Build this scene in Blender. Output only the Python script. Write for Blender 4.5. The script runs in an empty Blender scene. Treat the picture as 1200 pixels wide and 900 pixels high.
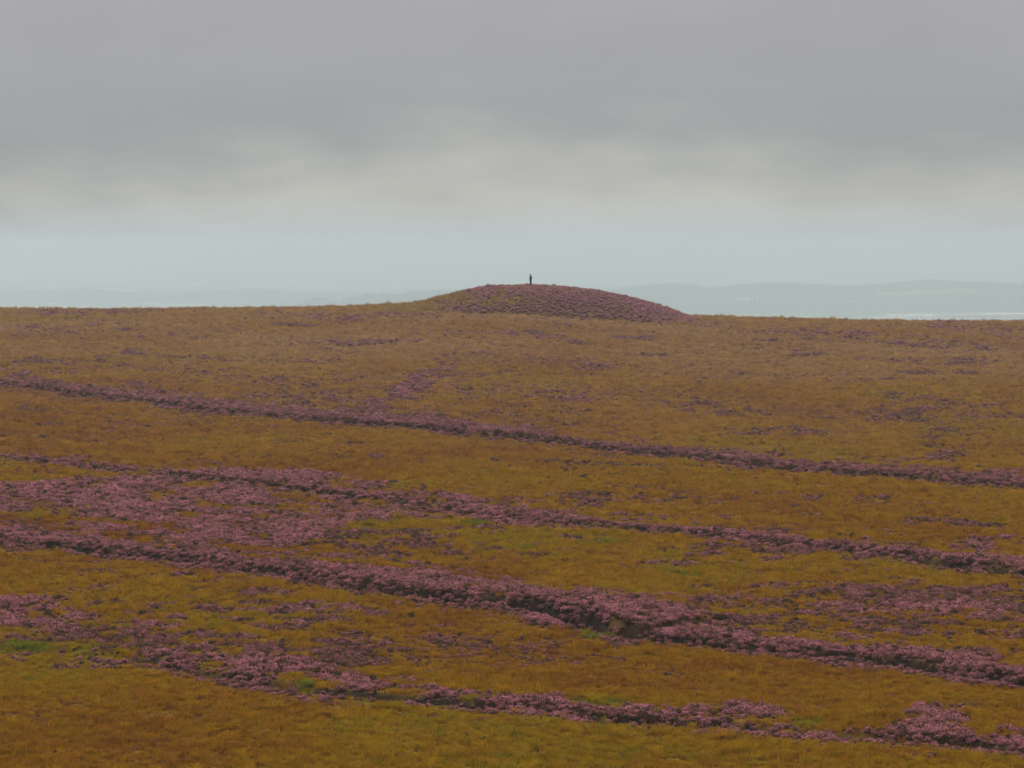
import bpy, bmesh, math, random
import numpy as np
from mathutils import Vector
rng = np.random.default_rng(7)
random.seed(7)
SC = bpy.context.scene
COL = SC.collection

# ------------------------------------------------------------------ camera
F = 4557.0                      # focal length in photo pixels (1200 wide)
PITCH = math.atan(165 / F)
cd = bpy.data.cameras.new('camera')
cam = bpy.data.objects.new('camera', cd)
COL.objects.link(cam)
cd.sensor_width = 36.0
cd.lens = 36.0 * F / 1200.0
cd.clip_start = 0.5
cd.clip_end = 120000.0
cam.location = (0, 0, 0)
cam.rotation_euler = (math.pi / 2 - PITCH, 0, 0)
SC.camera = cam

# ------------------------------------------------------------------ exposure / sampling
SC.view_settings.view_transform = 'Standard'
SC.view_settings.look = 'None'
SC.view_settings.exposure = 0.0
SC.view_settings.gamma = 1.0
SC.render.engine = 'CYCLES'
SC.cycles.use_denoising = True
SC.cycles.max_bounces = 6
SC.cycles.volume_bounces = 1
SC.cycles.diffuse_bounces = 3

# ------------------------------------------------------------------ sun + sky
SUN_EL, SUN_AZ = math.radians(52), math.radians(-60)   # azimuth from +Y (view direction), minus = left
sd = Vector((math.cos(SUN_EL) * math.sin(SUN_AZ), math.cos(SUN_EL) * math.cos(SUN_AZ), math.sin(SUN_EL)))
sl = bpy.data.lights.new('sun', 'SUN')
sl.energy = 1.5
sl.angle = math.radians(14)
sl.color = (1.0, 0.95, 0.88)
so = bpy.data.objects.new('sun', sl)
COL.objects.link(so)
so.rotation_euler = sd.to_track_quat('Z', 'Y').to_euler()
so.location = sd * 200


class NT:
    """small helper for building node trees"""
    def __init__(self, tree):
        self.t = tree
        tree.nodes.clear()

    def n(self, typ, **kw):
        nd = self.t.nodes.new(typ)
        for k, v in kw.items():
            setattr(nd, k, v)
        return nd

    def l(self, a, b):
        self.t.links.new(a, b)

    def put(self, sock, v):
        if hasattr(v, 'links'):
            self.l(v, sock)
        else:
            sock.default_value = v

    def math(self, op, a, b=0.0, c=None, clamp=False):
        nd = self.n('ShaderNodeMath', operation=op)
        nd.use_clamp = clamp
        self.put(nd.inputs[0], a)
        self.put(nd.inputs[1], b)
        if c is not None:
            self.put(nd.inputs[2], c)
        return nd.outputs[0]

    def smooth(self, v, a, b):
        nd = self.n('ShaderNodeMapRange', interpolation_type='SMOOTHSTEP')
        self.put(nd.inputs[0], v)
        nd.inputs[1].default_value = a
        nd.inputs[2].default_value = b
        return nd.outputs[0]

    def mix(self, f, a, b, blend='MIX'):
        nd = self.n('ShaderNodeMix', data_type='RGBA', blend_type=blend)
        self.put(nd.inputs[0], f)
        self.put(nd.inputs[6], a if hasattr(a, 'links') else (*a, 1.0))
        self.put(nd.inputs[7], b if hasattr(b, 'links') else (*b, 1.0))
        return nd.outputs[2]

    def ramp(self, f, stops):
        nd = self.n('ShaderNodeValToRGB')
        self.put(nd.inputs[0], f)
        cr = nd.color_ramp
        while len(cr.elements) < len(stops):
            cr.elements.new(0.5)
        for e, (p, c) in zip(cr.elements, stops):
            e.position = p
            e.color = (*c, 1.0)
        return nd.outputs[0]

    def noise(self, vec, scale, detail=4, rough=0.55):
        nd = self.n('ShaderNodeTexNoise')
        if vec is not None:
            self.l(vec, nd.inputs['Vector'])
        nd.inputs['Scale'].default_value = scale
        nd.inputs['Detail'].default_value = detail
        nd.inputs['Roughness'].default_value = rough
        return nd.outputs['Fac']


W = bpy.data.worlds.new('World')
SC.world = W
W.use_nodes = True
w = NT(W.node_tree)
tc = w.n('ShaderNodeTexCoord')
sep = w.n('ShaderNodeSeparateXYZ')
w.l(tc.outputs['Generated'], sep.inputs[0])
elev = w.math('MULTIPLY', w.math('ARCSINE', sep.outputs[2]), 57.2958)
sky = w.n('ShaderNodeTexSky', sky_type='NISHITA')
sky.sun_disc = False
sky.sun_elevation = SUN_EL
sky.sun_rotation = SUN_AZ
bg1 = w.n('ShaderNodeBackground')
w.l(sky.outputs[0], bg1.inputs[0])
bg1.inputs[1].default_value = 0.08
# overcast deck: pale gap low over the horizon, grey cloud base above it, brighter cloud towards the zenith
base = w.math('MULTIPLY_ADD', w.math('COSINE', w.math('MULTIPLY', w.math('ADD', sep.outputs[0], 0.006), 20.0)), 0.27, 0.90)
base = w.math('ADD', base, w.math('MULTIPLY', sep.outputs[0], 1.1))
sq = w.n('ShaderNodeMapping')
w.l(tc.outputs['Generated'], sq.inputs[0])
sq.inputs['Scale'].default_value = (1, 1, 3.2)
n3 = w.noise(sq.outputs[0], 22, 5, 0.6)
n1 = w.noise(sq.outputs[0], 30, 5, 0.55)
n2 = w.noise(tc.outputs['Generated'], 9, 3, 0.5)
t = w.math('SUBTRACT', elev, base)
t = w.math('ADD', t, w.math('MULTIPLY', w.math('SUBTRACT', n1, 0.5), 1.5))
cover = w.smooth(t, -0.85, 1.0)
glow = w.mix(w.smooth(w.math('ADD', elev, w.math('MULTIPLY', w.math('SUBTRACT', n1, 0.5), 0.35)), -0.15, 0.85), (0.545, 0.632, 0.650), (0.590, 0.582, 0.540))
grey = w.mix(w.smooth(elev, 0.9, 3.4), (0.345, 0.370, 0.378), (0.370, 0.366, 0.382))
cl = w.mix(cover, glow, grey)
vary = w.math('MULTIPLY_ADD', w.math('SUBTRACT', n2, 0.5), 0.18, 1.0)
vary = w.math('MULTIPLY', vary, w.math('MULTIPLY_ADD', w.math('SUBTRACT', n3, 0.5), 0.13, 1.0))
zen = w.math('MULTIPLY', w.math('MULTIPLY_ADD', w.math('MAXIMUM', sep.outputs[2], 0.0), 2.7, 0.91), vary)
bg2 = w.n('ShaderNodeBackground')
w.l(cl, bg2.inputs[0])
w.l(zen, bg2.inputs[1])
ms = w.n('ShaderNodeMixShader')
ms.inputs[0].default_value = 0.94
w.l(bg1.outputs[0], ms.inputs[1])
w.l(bg2.outputs[0], ms.inputs[2])
wo = w.n('ShaderNodeOutputWorld')
w.l(ms.outputs[0], wo.inputs[0])


# ------------------------------------------------------------------ helpers
def tag(o, label=None, cat=None, group=None, kind=None):
    for k, v in (('label', label), ('category', cat), ('group', group), ('kind', kind)):
        if v:
            o[k] = v
    return o


def link(name, me, mat=None, parent=None):
    o = bpy.data.objects.new(name, me)
    COL.objects.link(o)
    if mat is not None and not me.materials:
        me.materials.append(mat)
    if parent is not None:
        o.parent = parent
    return o


def mesh_np(name, v, f, mats=(), mi=None, smooth=False):
    """mesh from numpy arrays: f is (n,3) or (n,4)"""
    me = bpy.data.meshes.new(name)
    v = np.asarray(v, np.float32)
    f = np.asarray(f, np.int32)
    k = f.shape[1]
    me.vertices.add(len(v))
    me.vertices.foreach_set('co', v.ravel())
    me.loops.add(f.size)
    me.loops.foreach_set('vertex_index', f.ravel())
    me.polygons.add(len(f))
    me.polygons.foreach_set('loop_start', np.arange(0, f.size, k, dtype=np.int32))
    for m in mats:
        me.materials.append(m)
    if mi is not None:
        me.polygons.foreach_set('material_index', np.asarray(mi, np.int32))
    if smooth:
        me.polygons.foreach_set('use_smooth', np.ones(len(f), bool))
    me.update()
    me.validate()
    return me


def attr(me, name, data):
    a = me.attributes.new(name, 'FLOAT', 'POINT')
    a.data.foreach_set('value', np.asarray(data, np.float32))


def sstep(a, b, x):
    t = np.clip((x - a) / (b - a), 0, 1)
    return t * t * (3 - 2 * t)


def hash2(i, j, s):
    h = (i.astype(np.int64) * 374761393 + j.astype(np.int64) * 668265263 + s * 1442695041) & 0xFFFFFFFF
    h = ((h ^ (h >> 13)) * 1274126177) & 0xFFFFFFFF
    return ((h ^ (h >> 16)) & 0xFFFF) / 65535.0


def vnoise(x, y, s):
    i, j = np.floor(x), np.floor(y)
    fx, fy = x - i, y - j
    fx, fy = fx * fx * (3 - 2 * fx), fy * fy * (3 - 2 * fy)
    a, b = hash2(i, j, s), hash2(i + 1, j, s)
    c, d = hash2(i, j + 1, s), hash2(i + 1, j + 1, s)
    return (a * (1 - fx) + b * fx) * (1 - fy) + (c * (1 - fx) + d * fx) * fy


def fbm(x, y, size, octs=3, s=1):
    """0..1 noise with features about `size` metres across"""
    r, amp, tot, fr = 0, 1.0, 0, 1.0 / size
    for k in range(octs):
        r = r + amp * vnoise(x * fr + 17.3 * k, y * fr - 9.1 * k, s + 31 * k)
        tot += amp
        amp *= 0.5
        fr *= 2.03
    return r / tot


# ------------------------------------------------------------------ the lie of the land
CP, SP = math.cos(PITCH), math.sin(PITCH)


def project(x, y, z):
    a = y * CP - z * SP
    return 600 + F * x / a, 450 - F * (y * SP + z * CP) / a


SKY_U = [-400, 0, 150, 300, 400, 480, 560, 612, 680, 760, 815, 870, 930, 1000, 1100, 1200, 1600]
SKY_V = [364, 362, 362, 361, 359.5, 356.5, 357.5, 359, 363, 368, 371.5, 371.5, 373, 375.5, 376.3, 376.5, 379]
CX = np.linspace(-150, 150, 61)
CC = np.zeros(61)


def zsm(x, y):
    """smooth ground height: the valley side under the camera, the moor rising away, its crest and the fall beyond"""
    xe = 160 * np.tanh(x / 160)
    moor = -33.67 + 0.0333 * np.minimum(y, 700) - 0.0123 * xe
    moor = moor + np.interp(x, CX, CC) * sstep(430, 640, y)
    d = np.maximum(y - 645, 0)
    roll = np.where(d < 110, 0.0011 * d * d, 0.0011 * 110 * 110 + 0.16 * (d - 110))
    moor = moor - roll
    moor = moor + 0.7 * (fbm(x, y, 70, 2, 5) - 0.5) + 0.35 * (fbm(x, y, 22, 2, 6) - 0.5)
    hill = -1.75 - 0.175 * np.maximum(y, 0) - 0.02 * np.abs(x) * sstep(0, 100, np.abs(x))
    k = 2.0
    m = np.maximum(hill, moor)
    z = m + k * np.log(np.exp((hill - m) / k) + np.exp((moor - m) / k))
    z = z - 0.25 * np.maximum(np.abs(x) - 420, 0) - 0.3 * np.maximum(-y - 250, 0)
    return np.maximum(z, -294.0)


for _ in range(4):              # bring the crest line to the height it has in the photograph
    ys = np.arange(560, 760, 2.0)
    for k, cx in enumerate(CX):
        u, v = project(np.full_like(ys, cx), ys, zsm(np.full_like(ys, cx), ys))
        q = np.argmin(v)
        CC[k] += -(np.interp(u[q], SKY_U, SKY_V) + 1.6 - v[q]) / F * ys[q]
    CC[:] = np.convolve(np.pad(CC, 1, 'edge'), [0.25, 0.5, 0.25], 'valid')


def ground_at(u, v):
    """points on the smooth moor seen at photo pixels (u, v)"""
    u, v = np.atleast_1d(np.asarray(u, float)), np.atleast_1d(np.asarray(v, float))
    lo, hi = np.full(u.shape, 150.0), np.full(u.shape, 660.0)
    for _ in range(40):
        mid = (lo + hi) / 2
        # depth along the ray: x from u
        x = (u - 600) / F * mid * 1.0
        vv = project(x, mid, zsm(x, mid))[1]
        far = vv > v
        lo = np.where(far, mid, lo)
        hi = np.where(far, hi, mid)
    y = (lo + hi) / 2
    return (u - 600) / F * y, y


# drainage gullies: near lip as (u, v) in the photograph, depth, rise of the far bank, width
GUL = {
    'A': dict(p=[(-160, 440, .7), (0, 452, .8), (100, 467, .9), (200, 479, .9), (300, 490, 1.0), (400, 497, 1.1), (500, 507, 1.1), (600, 518, 1.1),
                 (700, 529, 1.0), (800, 541, .95), (900, 550, .9), (1000, 559, .95), (1100, 567, 1.0), (1200, 574, 1.0), (1400, 590, 1.0)], r=.35, w=2.2),
    'B': dict(p=[(-160, 528, .5), (0, 541, .5), (100, 550, .45), (150, 557, .3), (210, 562, .7), (300, 572, .9), (400, 584, .8), (460, 592, .5), (540, 604, .4), (600, 613, .55),
                 (690, 620, .5), (800, 630, .8), (900, 637, .7), (967, 645, .7), (1033, 655, 1.1), (1083, 667, 1.9), (1130, 672, 1.7), (1200, 678, 1.2), (1400, 700, 1.0)], r=.3, w=2.0),
    'C': dict(p=[(-160, 626, .7), (0, 641, .8), (100, 651, .9), (200, 662, 1.0), (300, 676, 1.1), (400, 691, 1.1), (450, 700, 1.1), (500, 707, 1.3), (560, 713, 1.3), (600, 719, 1.5),
                 (640, 730, 1.9), (690, 747, 1.9), (730, 754, .9), (800, 759, .9), (900, 769, .8), (950, 773, 1.0), (1000, 782, 1.1), (1050, 786, 1.1), (1100, 793, 1.0), (1200, 807, 1.2), (1400, 832, 1.0)], r=.45, w=2.4),
    'D': dict(p=[(-160, 756, .3), (60, 768, .4), (150, 779, .7), (200, 789, .7), (250, 800, .7), (300, 807, .7), (340, 815, .8), (400, 818, .6), (500, 829, .6), (600, 836, .6), (660, 841, .7), (700, 850, .9),
                 (760, 852, .7), (820, 856, .6), (900, 860, .6), (1000, 868, .5), (1050, 872, 1.0), (1120, 877, 1.1), (1160, 882, .6), (1200, 887, .6), (1400, 905, .6)], r=.25, w=1.7),
}
DSC = {'A': lambda u: np.interp(u, [0, 380, 450, 620, 700, 1200], [.7, .8, 1, .9, .7, .75]), 'B': lambda u: np.interp(u, [0, 200, 420, 700, 1000, 1050], [.6, .9, .9, .7, .8, 1]),
       'C': lambda u: np.interp(u, [0, 250, 430, 500, 690, 740, 1000, 1050, 1200], [.75, .75, .85, 1, 1, .6, .75, .75, .9]), 'D': lambda u: np.interp(u, [0, 110, 150, 330, 680, 700, 730, 760, 1040, 1060, 1130, 1150], [.35, .35, 1.1, 1.1, .75, 1, 1, .5, .6, 1, 1, .6])}
for _k, g in GUL.items():
    g['k'] = _k
    P = np.array(g['p'], float)
    uu = np.arange(P[0, 0], P[-1, 0] + 1, 12.0)
    vv = np.interp(uu, P[:, 0], P[:, 1]) + (vnoise(uu / 45, uu * 0, 77) - .5) * 3.0
    g['x'], g['y'] = ground_at(uu, vv)
    g['d'] = np.interp(uu, P[:, 0], P[:, 2]) * DSC[g['k']](uu)


def gully_sd(g, x, y):
    """signed distance from the near lip (positive = beyond it) and the local depth"""
    best = np.full(x.shape, 1e9)
    sgn = np.zeros(x.shape)
    dep = np.zeros(x.shape)
    gx, gy, gd = g['x'], g['y'], g['d']
    for k in range(len(gx) - 1):
        ax, ay, bx, by = gx[k], gy[k], gx[k + 1] - gx[k], gy[k + 1] - gy[k]
        L2 = bx * bx + by * by
        t = np.clip(((x - ax) * bx + (y - ay) * by) / L2, 0, 1)
        dx, dy = x - ax - t * bx, y - ay - t * by
        d2 = dx * dx + dy * dy
        m = d2 < best
        best = np.where(m, d2, best)
        sgn = np.where(m, np.sign(bx * (y - ay) - by * (x - ax)), sgn)
        dep = np.where(m, gd[k] * (1 - t) + gd[k + 1] * t, dep)
    return np.sqrt(best) * sgn, dep


def gully_profile(s, dep, r, w, x, y):
    s = s + (fbm(x, y, 2.6, 2, 41) - .5) * 0.9 * sstep(0.3, 1.2, s)
    D = dep
    D = dep * (1.05 + .5 * sstep(.95, 1.3, dep)) * (.6 + .8 * fbm(x, y, 11, 2, 43))
    near = sstep(0.0, 0.5, s)
    far = sstep(w * 0.7, w * 1.35, s)
    h = -D * near * (1 - far) + (r * dep) * far * (1 - sstep(w * 1.5, w * 1.5 + 13, s))
    h = h + 0.16 * dep * np.exp(-((s + .5) / .8) ** 2)
    return h


def terrain(x, y, full=False):
    """ground height with gullies and tussocks; with full also the gully distances"""
    z = zsm(x, y)
    shape = x.shape
    x, y, z = x.ravel(), y.ravel(), z.ravel().copy()
    info = {}
    for k, g in GUL.items():
        s = np.full(x.shape, -99.0)
        dep = np.zeros(x.shape)
        sel = (y > g['y'].min() - 25) & (y < g['y'].max() + 25) & (np.abs(x) < 200)
        if sel.any():
            s[sel], dep[sel] = gully_sd(g, x[sel], y[sel])
        z += np.where(np.abs(s) < 30, gully_profile(s, dep, g['r'], g['w'], x, y), 0)
        info[k] = (s.reshape(shape), dep.reshape(shape))
    m = sstep(150, 190, y) * (1 - sstep(700, 800, y))
    z += m * (0.16 * (fbm(x, y, 2.0, 3, 51) - .5) + 0.10 * (fbm(x, y, .8, 1, 52) - .5))
    z = z.reshape(shape)
    return (z, info) if full else z


# ------------------------------------------------------------------ what grows where (read off the photograph)
def line(pts):
    p = np.array(pts, float)
    return lambda u: np.interp(u, p[:, 0], p[:, 1])


def gl(k):
    return line([(a, b) for a, b, _ in GUL[k]['p']])


TOP = {'A': line([(-160, 436), (0, 446), (100, 455), (200, 467), (300, 477), (400, 485), (450, 484), (520, 492), (600, 507), (700, 521), (800, 532), (900, 541), (1000, 549), (1100, 556), (1200, 563), (1400, 580)]),
       'B': line([(-160, 526), (0, 537), (150, 553), (210, 559), (300, 565), (400, 577), (500, 596), (540, 594), (600, 603), (690, 610), (760, 623), (800, 626), (900, 633), (967, 639), (1033, 648), (1083, 657), (1130, 655), (1200, 660), (1400, 680)]),
       'C': line([(-160, 600), (0, 620), (200, 648), (300, 660), (400, 670), (500, 676), (600, 690), (680, 700), (760, 716), (850, 740), (900, 748), (1000, 764), (1100, 772), (1200, 786), (1400, 812)]),
       'D': line([(-160, 752), (60, 764), (150, 764), (250, 772), (350, 782), (400, 792), (500, 807), (600, 819), (650, 824), (700, 842), (760, 845), (820, 848), (900, 853), (1000, 864), (1100, 868), (1200, 880), (1400, 895)])}
BOT = {k: gl(k) for k in GUL}
WT = {'A': line([(0, .95), (400, 1), (1200, .95)]), 'B': line([(0, .75), (190, .5), (220, 1), (460, .9), (700, .95), (1200, 1)]),
      'C': line([(0, .95), (1200, 1)]), 'D': line([(0, .15), (60, .3), (110, .7), (250, .8), (500, .9), (640, .95), (690, .7), (760, .75), (795, .55), (815, .95), (900, .9), (930, .5), (950, .32), (1030, .32), (1050, 1), (1130, 1), (1148, .4), (1165, .5), (1180, .85), (1200, .85)])}
WLIP = {'A': line([(0, .9), (500, 1), (900, .8), (1200, .8)]), 'B': line([(0, .5), (400, .5), (700, .7), (800, .9), (1200, .9)]), 'C': line([(0, 1), (1200, 1)]),
        'D': line([(60, .4), (90, 1), (330, 1), (380, .8), (660, .8), (760, .5), (830, .6), (880, 1), (1200, 1)])}
# cx, cy, rx, ry, slope, weight, bloom
PATCH = [
    (470, 636, 190, 34, .05, .5, .35), (20, 610, 60, 9, .05, -.8, 0), (180, 620, 60, 5, .1, -.5, 0), (345, 586, 34, 5, .1, -.9, 0), (235, 573, 26, 5, .0, -.7, 0),
    (470, 570, 14, 3, 0, -.5, 0), (40, 722, 58, 28, .1, .95, .8), (140, 733, 120, 13, .02, .65, .8), (160, 700, 200, 15, .05, .35, .45), (360, 715, 140, 28, .12, .6, .5),
    (420, 690, 100, 16, .1, .45, .5), (285, 768, 120, 26, .05, .7, .75), (225, 757, 70, 14, 0, .6, .7), (110, 757, 90, 12, .05, .55, .55), (340, 745, 120, 16, .08, .5, .5), (215, 716, 150, 14, .05, .45, .5), (20, 735, 70, 22, .1, .8, .8), (740, 700, 120, 17, .05, .65, .7), (620, 690, 120, 18, .1, .55, .7),
    (860, 708, 60, 10, .05, .4, .6), (1070, 714, 165, 13, .04, 1.0, .8), (985, 722, 80, 9, .0, .55, .6), (1175, 743, 70, 5, .05, .75, .6), (990, 668, 110, 20, .02, .32, .5),
    (850, 655, 90, 18, 0, .32, .5), (1060, 692, 60, 8, 0, .4, .7), (700, 632, 75, 5, .05, .6, .3), (780, 664, 85, 9, .05, .55, .6), (690, 586, 42, 13, .1, .6, .45), (770, 580, 140, 9, .1, .42, .3),
    (640, 570, 75, 8, .05, .38, .3), (470, 462, 60, 14, -.6, 1.15, .55), (505, 438, 40, 5, 0, .6, .4), (600, 455, 120, 13, .05, .34, .4), (560, 442, 70, 4, .0, .45, .35), (640, 480, 90, 14, .1, .3, .45),
    (870, 484, 130, 12, .08, .42, .4), (920, 508, 110, 9, .05, .42, .45), (1040, 486, 75, 9, .15, .55, .35), (1110, 520, 36, 34, .1, .5, .4), (1085, 470, 60, 6, .1, .4, .3),
    (80, 426, 95, 7, .03, .55, .4), (150, 417, 45, 4, -.1, .6, .3), (240, 421, 90, 4, .05, .5, .3), (60, 438, 80, 6, .1, .6, .6), (155, 388, 28, 2.5, 0, .7, .15),
    (350, 383, 30, 2, .08, .85, .1), (260, 388, 40, 2, .03, .5, .2), (270, 370, 40, 1.5, 0, .55, .2), (325, 369, 45, 2, 0, .55, .2), (385, 425, 60, 5, 0, .3, .3), (90, 372, 60, 2, 0, .35, .2),
    (620, 391, 10, 2, 0, 1.0, .1), (665, 402, 18, 2, .05, .9, .15), (750, 398, 48, 3, 0, .65, .25), (770, 418, 20, 2.5, 0, .9, .1), (560, 425, 32, 2.2, .05, .8, .1), (690, 432, 60, 6, .05, .4, .4),
    (520, 375, 50, 2, 0, .4, .2), (545, 366, 8, 1.6, 0, .9, .1), (640, 369, 9, 1.6, 0, .9, .1), (930, 400, 70, 3, 0, .55, .15), (1080, 404, 120, 7, .05, .5, .2), (950, 418, 52, 2.5, 0, .7, .15),
    (1100, 425, 95, 8, 0, .4, .25), (900, 443, 90, 4, 0, .35, .3), (1110, 440, 65, 3, 0, .6, .15), (880, 428, 100, 5, 0, .3, .3), (740, 379, 20, 1.6, 0, .6, .2), (840, 382, 12, 1.8, 0, .8, .15),
    (865, 840, 58, 14, .05, 1.0, .8), (1090, 853, 58, 22, .0, 1.1, .85), (1185, 872, 28, 12, .0, .9, .85), (1130, 835, 60, 6, 0, .5, .7), (940, 826, 30, 5, 0, .5, .6),
    (60, 852, 120, 9, .05, .26, .3), (220, 876, 60, 8, 0, .16, .3), (400, 866, 95, 8, .03, .24, .35), (520, 886, 70, 6, 0, .28, .35), (690, 882, 50, 5, 0, .14, .3), (860, 790, 60, 6, .05, .2, .5),
    (640, 790, 90, 8, .05, .22, .4), (720, 775, 100, 6, .06, .3, .5), (1060, 800, 90, 7, .05, .3, .6), (930, 800, 60, 6, .05, .25, .5), (560, 760, 80, 10, .1, .3, .45),
    (690, 563, 7, 2, 0, 1.0, .0), (1130, 615, 66, 2.2, .05, .75, .35), (95, 486, 75, 2, .05, .7, .35), (60, 500, 30, 2, .05, .4, .3), (250, 500, 120, 5, .07, .12, .3), (840, 600, 120, 6, 0, .14, .3),
    (1000, 600, 120, 6, 0, .14, .3), (930, 580, 60, 3, 0, .25, .3), (80, 518, 60, 2.5, .05, .35, .2), (350, 520, 90, 3, .05, .25, .3), (140, 680, 160, 14, .05, .22, .45), (480, 770, 80, 8, .1, .2, .4),
]
STREAK = line([(-999, 9999), (425, 9999), (430, 537), (500, 539), (563, 539), (620, 543), (690, 547), (790, 549), (800, 9999), (2000, 9999)])
BRD_T = line([(-300, 575), (0, 570), (130, 563), (200, 563), (300, 554), (360, 556), (450, 563), (520, 579), (620, 598), (700, 606), (760, 9999)])
BRD_B = line([(-300, 632), (0, 643), (200, 664), (300, 672), (360, 645), (420, 614), (520, 609), (620, 620), (700, 619), (760, 0)])
LUSH = [(28, 761, 42, 8, 1.0), (704, 745, 30, 10, 1.0), (553, 613, 20, 3, .9), (430, 614, 60, 5, .4), (945, 850, 20, 6, .9), (700, 826, 40, 7, .7), (32, 606, 18, 2, .7), (1145, 671, 18, 3, .7),
        (357, 805, 12, 8, .8), (470, 572, 14, 4, .6), (805, 675, 16, 3, .8), (705, 638, 24, 4, .5), (780, 650, 40, 6, .4), (580, 640, 60, 10, .25), (100, 765, 40, 12, .5), (1010, 868, 30, 6, .5), (20, 745, 90, 20, .2)]
RUST = [(50, 461, 110, 5, .9), (345, 586, 34, 5, .9), (20, 612, 50, 8, .8), (830, 628, 140, 4, .7), (560, 680, 60, 16, .6), (1000, 700, 200, 40, .3), (300, 440, 200, 10, .25), (480, 440, 160, 9, .4), (900, 640, 80, 8, .4)]


def ell(u, v, cx, cy, rx, ry, k):
    du = (u - cx) / rx
    dv = (v - cy - k * (u - cx)) / ry
    return 1 - sstep(0.45, 1.25, np.sqrt(du * du + dv * dv))


def cover_at(x, y, info):
    """heather cover 0..1, bloom 0..1, lush 0..1, rust 0..1, bare gully floor 0..1 and which stretch it belongs to"""
    u, v = project(x, y, zsm(x, y))
    ppd = (np.abs(v - 285) / F + 0.0333) * F / y           # photo pixels per metre of depth
    n_a = fbm(x, y, 9, 3, 61) - .5
    n_b = fbm(x, y, 2.2, 3, 62) - .5
    n_c = fbm(x, y, 30, 2, 63) - .5
    un = u + n_a * 60
    vn = v + (n_a * 9 + n_b * 3) * ppd
    n_d = fbm(x, y, 1.3, 2, 66) - .5
    mid = sstep(625, 660, v) * (1 - sstep(770, 830, v)) * .15 + (1 - sstep(500, 560, v)) * .06
    rho = 0.05 + mid * np.clip(.5 + n_a * 2 + n_b * 2, 0, 2) + 0.22 * np.clip(n_a + n_c + n_b * .6, 0, 1)
    bloom = np.full(x.shape, 0.28) + n_b * .4
    zone = np.zeros(x.shape, int)
    clump = np.clip(.55 + n_b * 2.2 + n_a * 1.1, 0, 1.25)
    for (cx, cy, rx, ry, k, wt, bl) in PATCH:
        e = ell(un, vn, cx, cy, rx, ry, k)
        if wt < 0:
            rho = rho * (1 + wt * e)
            continue
        e = e * wt
        c = e * np.where(wt > .8, .35 + .65 * clump, clump)
        bloom = np.where(c > rho, bl + n_b * .35, bloom)
        rho = np.maximum(rho, c)
    e = np.exp(-((vn - STREAK(u)) / 2.2) ** 2) * .75
    rho = np.maximum(rho, e * clump)
    m = sstep(-4, 4, vn - BRD_T(un)) * sstep(-3, 3, BRD_B(un) - vn)
    hole = 1.0
    for (cx, cy, rx, ry, k, wt, bl) in PATCH[1:6]:
        hole = hole * (1 + wt * ell(u, vn, cx, cy, rx, ry, k))
    c = m * hole * (.22 + .70 * clump)
    bloom = np.where(c > rho, .72 + n_b * .9 + n_a * .5, bloom)
    zone = np.where(m > .4, 2, zone)
    rho = np.maximum(rho, c)
    bare = np.zeros(x.shape)
    cut = np.zeros(x.shape)
    wash = (sstep(600, 650, v) * (1 - sstep(775, 845, v - .05 * (u - 600))) * .72 + sstep(545, 580, v) * (1 - sstep(600, 640, v)) * .42 + (1 - sstep(480, 545, v)) * .36)
    wash = wash * (1 - .6 * sstep(400, 470, u) * sstep(715, 740, v - .04 * (u - 450))) * np.clip(fbm(x, y, 24, 3, 68) * 2.4 - .82 + n_b * 1.5, 0, 1)
    wash = wash * (1 - .85 * ell(u, v, 50, 668, 170, 24, .06))
    bloom = np.where(wash > rho, .46 + n_b * .8, bloom)
    rho = np.maximum(rho, wash)
    for q, k in enumerate('ABCD'):
        s, dep = info[k]
        g = GUL[k]
        wt = WT[k](u)
        soft = 3.0
        band = sstep(-soft, soft, vn - TOP[k](u)) * (s > 0) * (s < 40)
        face = (s > g['w'] * .35) * (s < g['w'] * 1.9) * sstep(.15, .32, dep)
        lip = np.exp(-((s + .5) / .75) ** 2) * sstep(.1, .25, dep)
        dense = np.where(k == 'D', .25 + .75 * clump, .7 + .3 * clump)
        c = np.maximum(np.maximum(band * wt * dense, face * wt * dense), lip * .95 * (.65 + .35 * clump) * np.clip(WLIP[k](u), 0, 1))
        bloom = np.where(c > rho, np.where(k == 'A', .6, .8) + n_b * .5, bloom)
        rho = np.maximum(rho, c)
        halo = np.where(s > 0, sstep(-30, 0, vn - TOP[k](u)) * (s < 60), np.exp(-np.abs(s) / 5)) * .42 * clump * np.minimum(wt + .2, 1)
        bloom = np.where(halo > rho, .5 + n_b * .6, bloom)
        rho = np.maximum(rho, halo)
        near = (s > -1.6) & (s < 14) & (c > .12)
        zone = np.where(near | (band * wt > .3), {'A': 1, 'B': 2, 'C': 3, 'D': 4}[k], zone)
        floor = sstep(.1, .4, s) * (1 - sstep(g['w'] * .35, g['w'] * .8, s + n_b * 2)) * sstep(.35, 1.15, dep + n_a * 1.5)
        bare = np.maximum(bare, floor)
        cut = np.maximum(cut, sstep(0, .3, s) * (1 - sstep(g['w'] * 1.1, g['w'] * 1.6, s)) * sstep(.2, .5, dep + n_a * .6))
        bloom = bloom * (1 - .75 * (s > 0) * (1 - sstep(g['w'] * .6, g['w'] * 1.2, s)) * sstep(.4, 1.2, dep + n_a * 1.2))  # low bank duller: older stems, with the bank's shade put into the colour
    rho = rho * np.clip(1.0 + n_d * 1.3 + n_b * .6, .2, 1.2)
    bloom = bloom + n_d * .5
    rho = np.maximum(rho * (1 - .6 * bare), .42 * bare)
    bloom = bloom * (1 - .92 * bare)
    lush = np.clip(fbm(x, y, 14, 3, 64) - .68, 0, 1) * 1.2
    for (cx, cy, rx, ry, wt) in LUSH:
        lush = np.maximum(lush, wt * ell(u + n_b * 12, v + n_b * 4, cx, cy, rx, ry, 0))
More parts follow.
